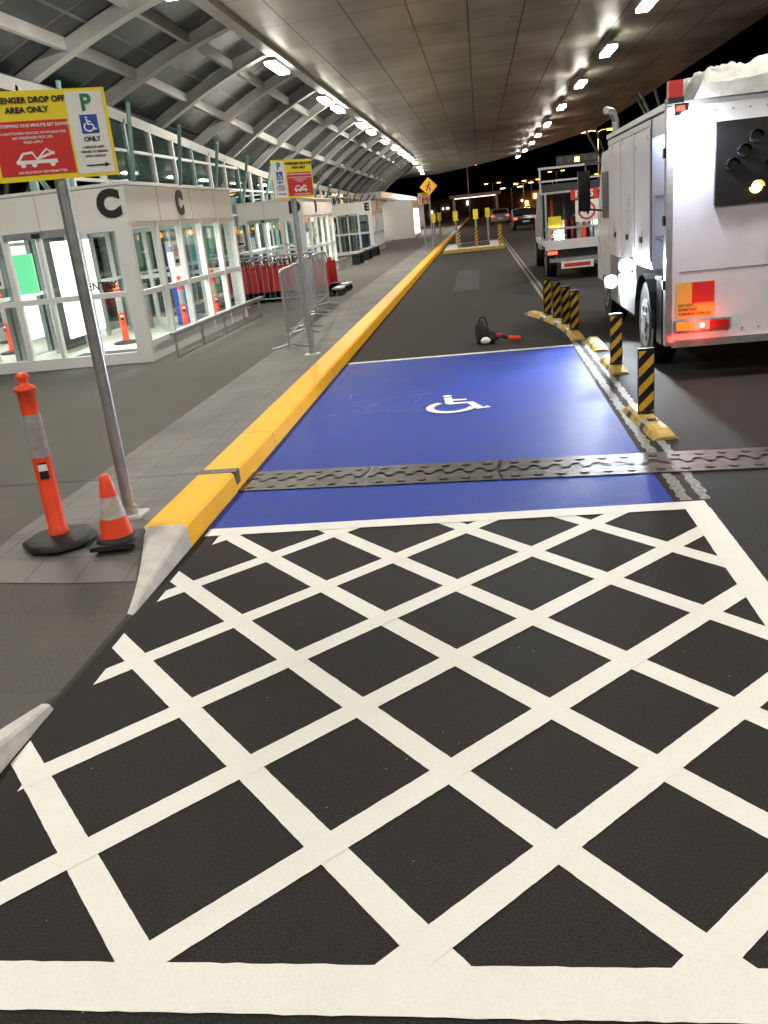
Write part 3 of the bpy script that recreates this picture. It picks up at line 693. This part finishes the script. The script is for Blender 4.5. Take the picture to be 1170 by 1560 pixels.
# ---------------------------------------------------------------- second truck (flatbed with traffic signs)
t=B('flatbed_truck',.008);X0,X1,Y0=1.5,3.35,21.5
t.box(X0,X1,Y0,Y0+3.4,.78,.9,TRW);t.box(X0,X1,Y0-.02,Y0-.001,.70,.92,TRW)
t.box(X0+.3,X1-.3,Y0+.1,Y0+6,.5,.76,BLK);t.box(X0+.1,X1-.1,Y0-.1,Y0+.1,.42,.5,GALV);t.box(X0+.35,X0+1.1,Y0-.13,Y0-.105,.26,.42,SWHT);t.box(X0+.42,X0+1.03,Y0-.135,Y0-.131,.30,.38,SRED)
for x in(X0+.05,X1-.35): t.box(x,x+.22,Y0-.04,Y0-.021,.6,.67,LRED if x<2 else SRED)
for x in(X0+.02,X1-.06): t.box(x,x+.04,Y0,Y0+.04,.9,2.0,GALV);t.box(x,x+.04,Y0+1.6,Y0+1.64,.9,2.55,GALV)
t.box(X0,X1,Y0+1.6,Y0+1.65,2.55,2.6,GALV);t.box(X0,X1,Y0+1.6,Y0+1.65,2.25,2.29,GALV);t.box(X0,X1,Y0+.0,Y0+.04,1.15,1.2,GALV);t.box(X0+.02,X1-.02,Y0+.05,Y0+1.6,1.96,2.0,GALV)
t.box(X0+.45,X1-.4,Y0+1.58,Y0+1.6,2.61,2.82,BLK)
for q in range(5): t.box(X0+.5+.2*q,X0+.6+.2*q,Y0+1.56,Y0+1.58,2.66,2.76,LA if q!=2 else LORG)
t.box(X0+.62,X0+1.25,Y0+.02,Y0+.04,1.78,2.0,SRED);t.text('PASS',.2,SWHT,FM(X0+.93,Y0+.01,1.89),.002,.006)
t.box(X0+.72,X0+1.75,Y0-.02,Y0-.002,1.28,1.76,SWHT);PL=((X0+1.2,Y0-.022,1.52),(1,0,0),(0,0,1),(0,-1,0))
for cx_ in(-.22,.25): t.stroke([(cx_+.18*math.cos(a*.33),.18*math.sin(a*.33)) for a in range(20)],.045,SRED if cx_<0 else SBLK,PL)
t.text('4',.24,SBLK,FM(X0+.98,Y0-.028,1.52),.001,.012);t.text('60',.24,SBLK,FM(X0+1.45,Y0-.028,1.52),.001,.012)
t.box(X0+.1,X0+.4,Y0+.1,Y0+.13,1.2,1.45,SYEL)
for i in range(70):
    x=X0+.08+random.random()*1.55;y=Y0+.1+random.random()*1.4;h=random.uniform(.1,.55);s_=random.uniform(.04,.16);t.box(x,x+s_,y,y+s_,.9+random.random()*.01,.9+h,random.choice([BLK,TRG,ORG,SWHT,RUBY,GALV,BLK,SRED,CLO]))
for i in range(5): t.cyl((X0+.2+.3*i,Y0+.2,1.0),(X0+.3+.28*i,Y0+1.5,1.9),.03,GALV if i%2 else ORG,8)
t.box(X0+.08,X1-.08,Y0+1.66,Y0+1.7,.9,2.2,BLK)
cab=[(25,.55),(25,2.0),(25.2,2.1),(26.4,2.05),(26.9,1.5),(27.6,1.3),(27.7,.5)];t.prism([(X0+.15,y,z) for y,z in cab],(1.6,0,0),TRG);t.box(X0+.3,X1-.4,24.985,24.998,1.4,1.95,BLK)
for x in(X0+.1,X1-.35): wheel(t,x,Y0+1.4,.38,.24);wheel(t,x,26.9,.38,.24)
t.box(X0+.2,X0+.3,Y0-.03,Y0-.021,1.0,1.06,LWH);t.cyl((X0+1.2,Y0+.2,1.25),(X0+1.2,Y0+.19,1.25),.04,LWH,10)
t.done()
# ---------------------------------------------------------------- far traffic island
b=B('traffic_island',.02);b.box(-1.7,1.0,40,47,.0,.14,CONC);b.box(-1.72,1.02,39.98,40.25,.0,.145,RUBY);b.box(-1.0,.4,41.5,46,.141,.16,ASPHB)
b.done()
for x,y in((-1.0,41),(-.2,40.6),(.85,40.4),(.9,41.6),(.9,43),(.9,44.5)): stripe_bollard(x,y,0,1.0)
b=B('island_marker_post')
for x,y in((-.2,44.),(-2.4,47),(-2.4,54),(-1.2,45),(.4,46.5)): b.cyl((x,y,.1),(x,y,1.3),.06,GALV,10);b.box(x-.12,x+.12,y-.03,y+.03,1.3,1.75,SYEL)
b.done()
# ---------------------------------------------------------------- parked cars & distance
def car(x,y,col,ang=0):
    b=B('parked_car',.03);b.M=Matrix.Translation((x,y,0))@Matrix.Rotation(ang,4,'Z')
    pr=[(-2.1,.3),(-2.15,.75),(-2.0,.95),(-1.6,1.0),(-1.2,1.42),(.3,1.45),(1.0,1.0),(1.9,.85),(2.1,.7),(2.1,.3)]
    b.prism([(-.87,y_,z_) for y_,z_ in pr],(1.74,0,0),col)
    b.poly([(-.72,-1.63,1.02),(.72,-1.63,1.02),(.64,-1.24,1.39),(-.64,-1.24,1.39)],BLK)
    for sx in(-.885,.872):b.poly([(sx,-1.35,1.02),(sx,.75,1.02),(sx,.25,1.38),(sx,-1.1,1.38)],BLK)
    for sx in(-.85,.6): b.box(sx,sx+.25,-2.17,-2.14,.72,.86,LRED)
    b.box(-.25,.25,-2.17,-2.14,.5,.62,SWHT)
    for yy_ in(-1.3,1.3):
        for sx in(-.88,.68): b.cyl((sx,yy_,.33),(sx+.2,yy_,.33),.33,DARK,18);b.cyl((sx-.01,yy_,.33),(sx+.21,yy_,.33),.19,GALV,12)
    b.done()
cols=[mat('car_paint_silver',(.5,.5,.52),.25,metal=.5),mat('car_paint_dark',(.03,.03,.04),.2),mat('car_paint_white',(.75,.75,.75),.25),mat('car_paint_red',(.4,.03,.03),.25)]
k=0
for y in(85,96,108,122):
    for x in(4.5,7,10,13.5,17,21,25):
        car(x+random.uniform(-.3,.3)+ (y-85)*.1,y+random.uniform(-1,1),cols[k%4],random.choice([0,math.pi]));k+=1
car(2.0,92,cols[0]);car(3.2,66,cols[1]);car(6.2,70,cols[0])
def lamp(x,y,h,m=LORG):
    b=B('street_lamp');b.cyl((x,y,0),(x,y,h),.09,GALV,10,.05);b.tube([(x,y,h),(x-.4,y,h+.15),(x-1.2,y,h+.2)],.04,GALV);b.tube([(x,y,h),(x+.4,y,h+.15),(x+1.2,y,h+.2)],.04,GALV)
    for s_ in(-1.3,1.3): b.box(x+s_-.4,x+s_+.4,y-.15,y+.15,h+.12,h+.24,GALV);b.box(x+s_-.35,x+s_+.35,y-.16,y+.14,h+.04,h+.118,m)
    b.done()
lamp(12.6,98,7.9);lamp(7.8,160,4.8);lamp(-1.7,160,8.6);lamp(22,130,7);lamp(16,190,7);lamp(3,190,6);lamp(5,140,4);lamp(12,150,4.5);lamp(10,175,5.5);lamp(19,160,5)
for i,(x,y,h) in enumerate(((12.6,96,7.5),(7.8,150,6))):
    l=bpy.data.lights.new('street_glow','POINT');l.energy=2500;l.color=(1,.5,.15);l.shadow_soft_size=.3
    o=bpy.data.objects.new('street_glow',l);o.location=(x,y,h);S.collection.objects.link(o)
b=B('distant_building')
b.box(-20,70,210,230,0,4.2,mat('far_wall',(.2,.17,.13),.8,var=.3,vs=.1))
for i in range(90):
    x=-18+i*.95
    if random.random()<.6: b.box(x,x+random.uniform(.3,.8),209.7,209.9,random.choice([.8,2.4]),random.choice([2.0,3.4]) ,random.choice([LWIN,LAMB,LORG,LWIN]) if random.random()<.6 else BLK)
b.box(-4,3,125,126,3.2,3.6,FASC);b.box(-3.6,-3.3,125,126,0,3.2,FASC);b.box(2.3,2.6,125,126,0,3.2,FASC);b.box(-3.5,2.5,125.2,125.8,3.1,3.19,LWIN)
b.done()
# ---------------------------------------------------------------- world (night sky)
W=bpy.data.worlds.new('World');S.world=W;W.use_nodes=True;nt=W.node_tree;bg=nt.nodes['Background']
sk=nt.nodes.new('ShaderNodeTexSky');sk.sky_type='NISHITA';sk.sun_disc=False;sk.sun_elevation=math.radians(-6);sk.sun_rotation=math.radians(200)
nt.links.new(sk.outputs[0],bg.inputs[0]);bg.inputs[1].default_value=.0015
# ---------------------------------------------------------------- camera
f=1300;th=math.radians(19.0);ps=math.radians(7.98)
cf=Vector((-math.sin(ps)*math.cos(th),math.cos(ps)*math.cos(th),-math.sin(th)));r0=Vector((math.cos(ps),math.sin(ps),0));d0=cf.cross(r0)
ix=.9945*r0+.1045*d0;iy=-.1045*r0+.9945*d0
cam=bpy.data.cameras.new('camera');cam.sensor_fit='VERTICAL';cam.sensor_height=24;cam.lens=20.0;cam.clip_end=3000;cam.clip_start=.05
co=bpy.data.objects.new('camera',cam);S.collection.objects.link(co)
R=Matrix((ix,-iy,-cf)).transposed().to_4x4();R.translation=Vector((0,0,1.85));co.matrix_world=R
S.camera=co
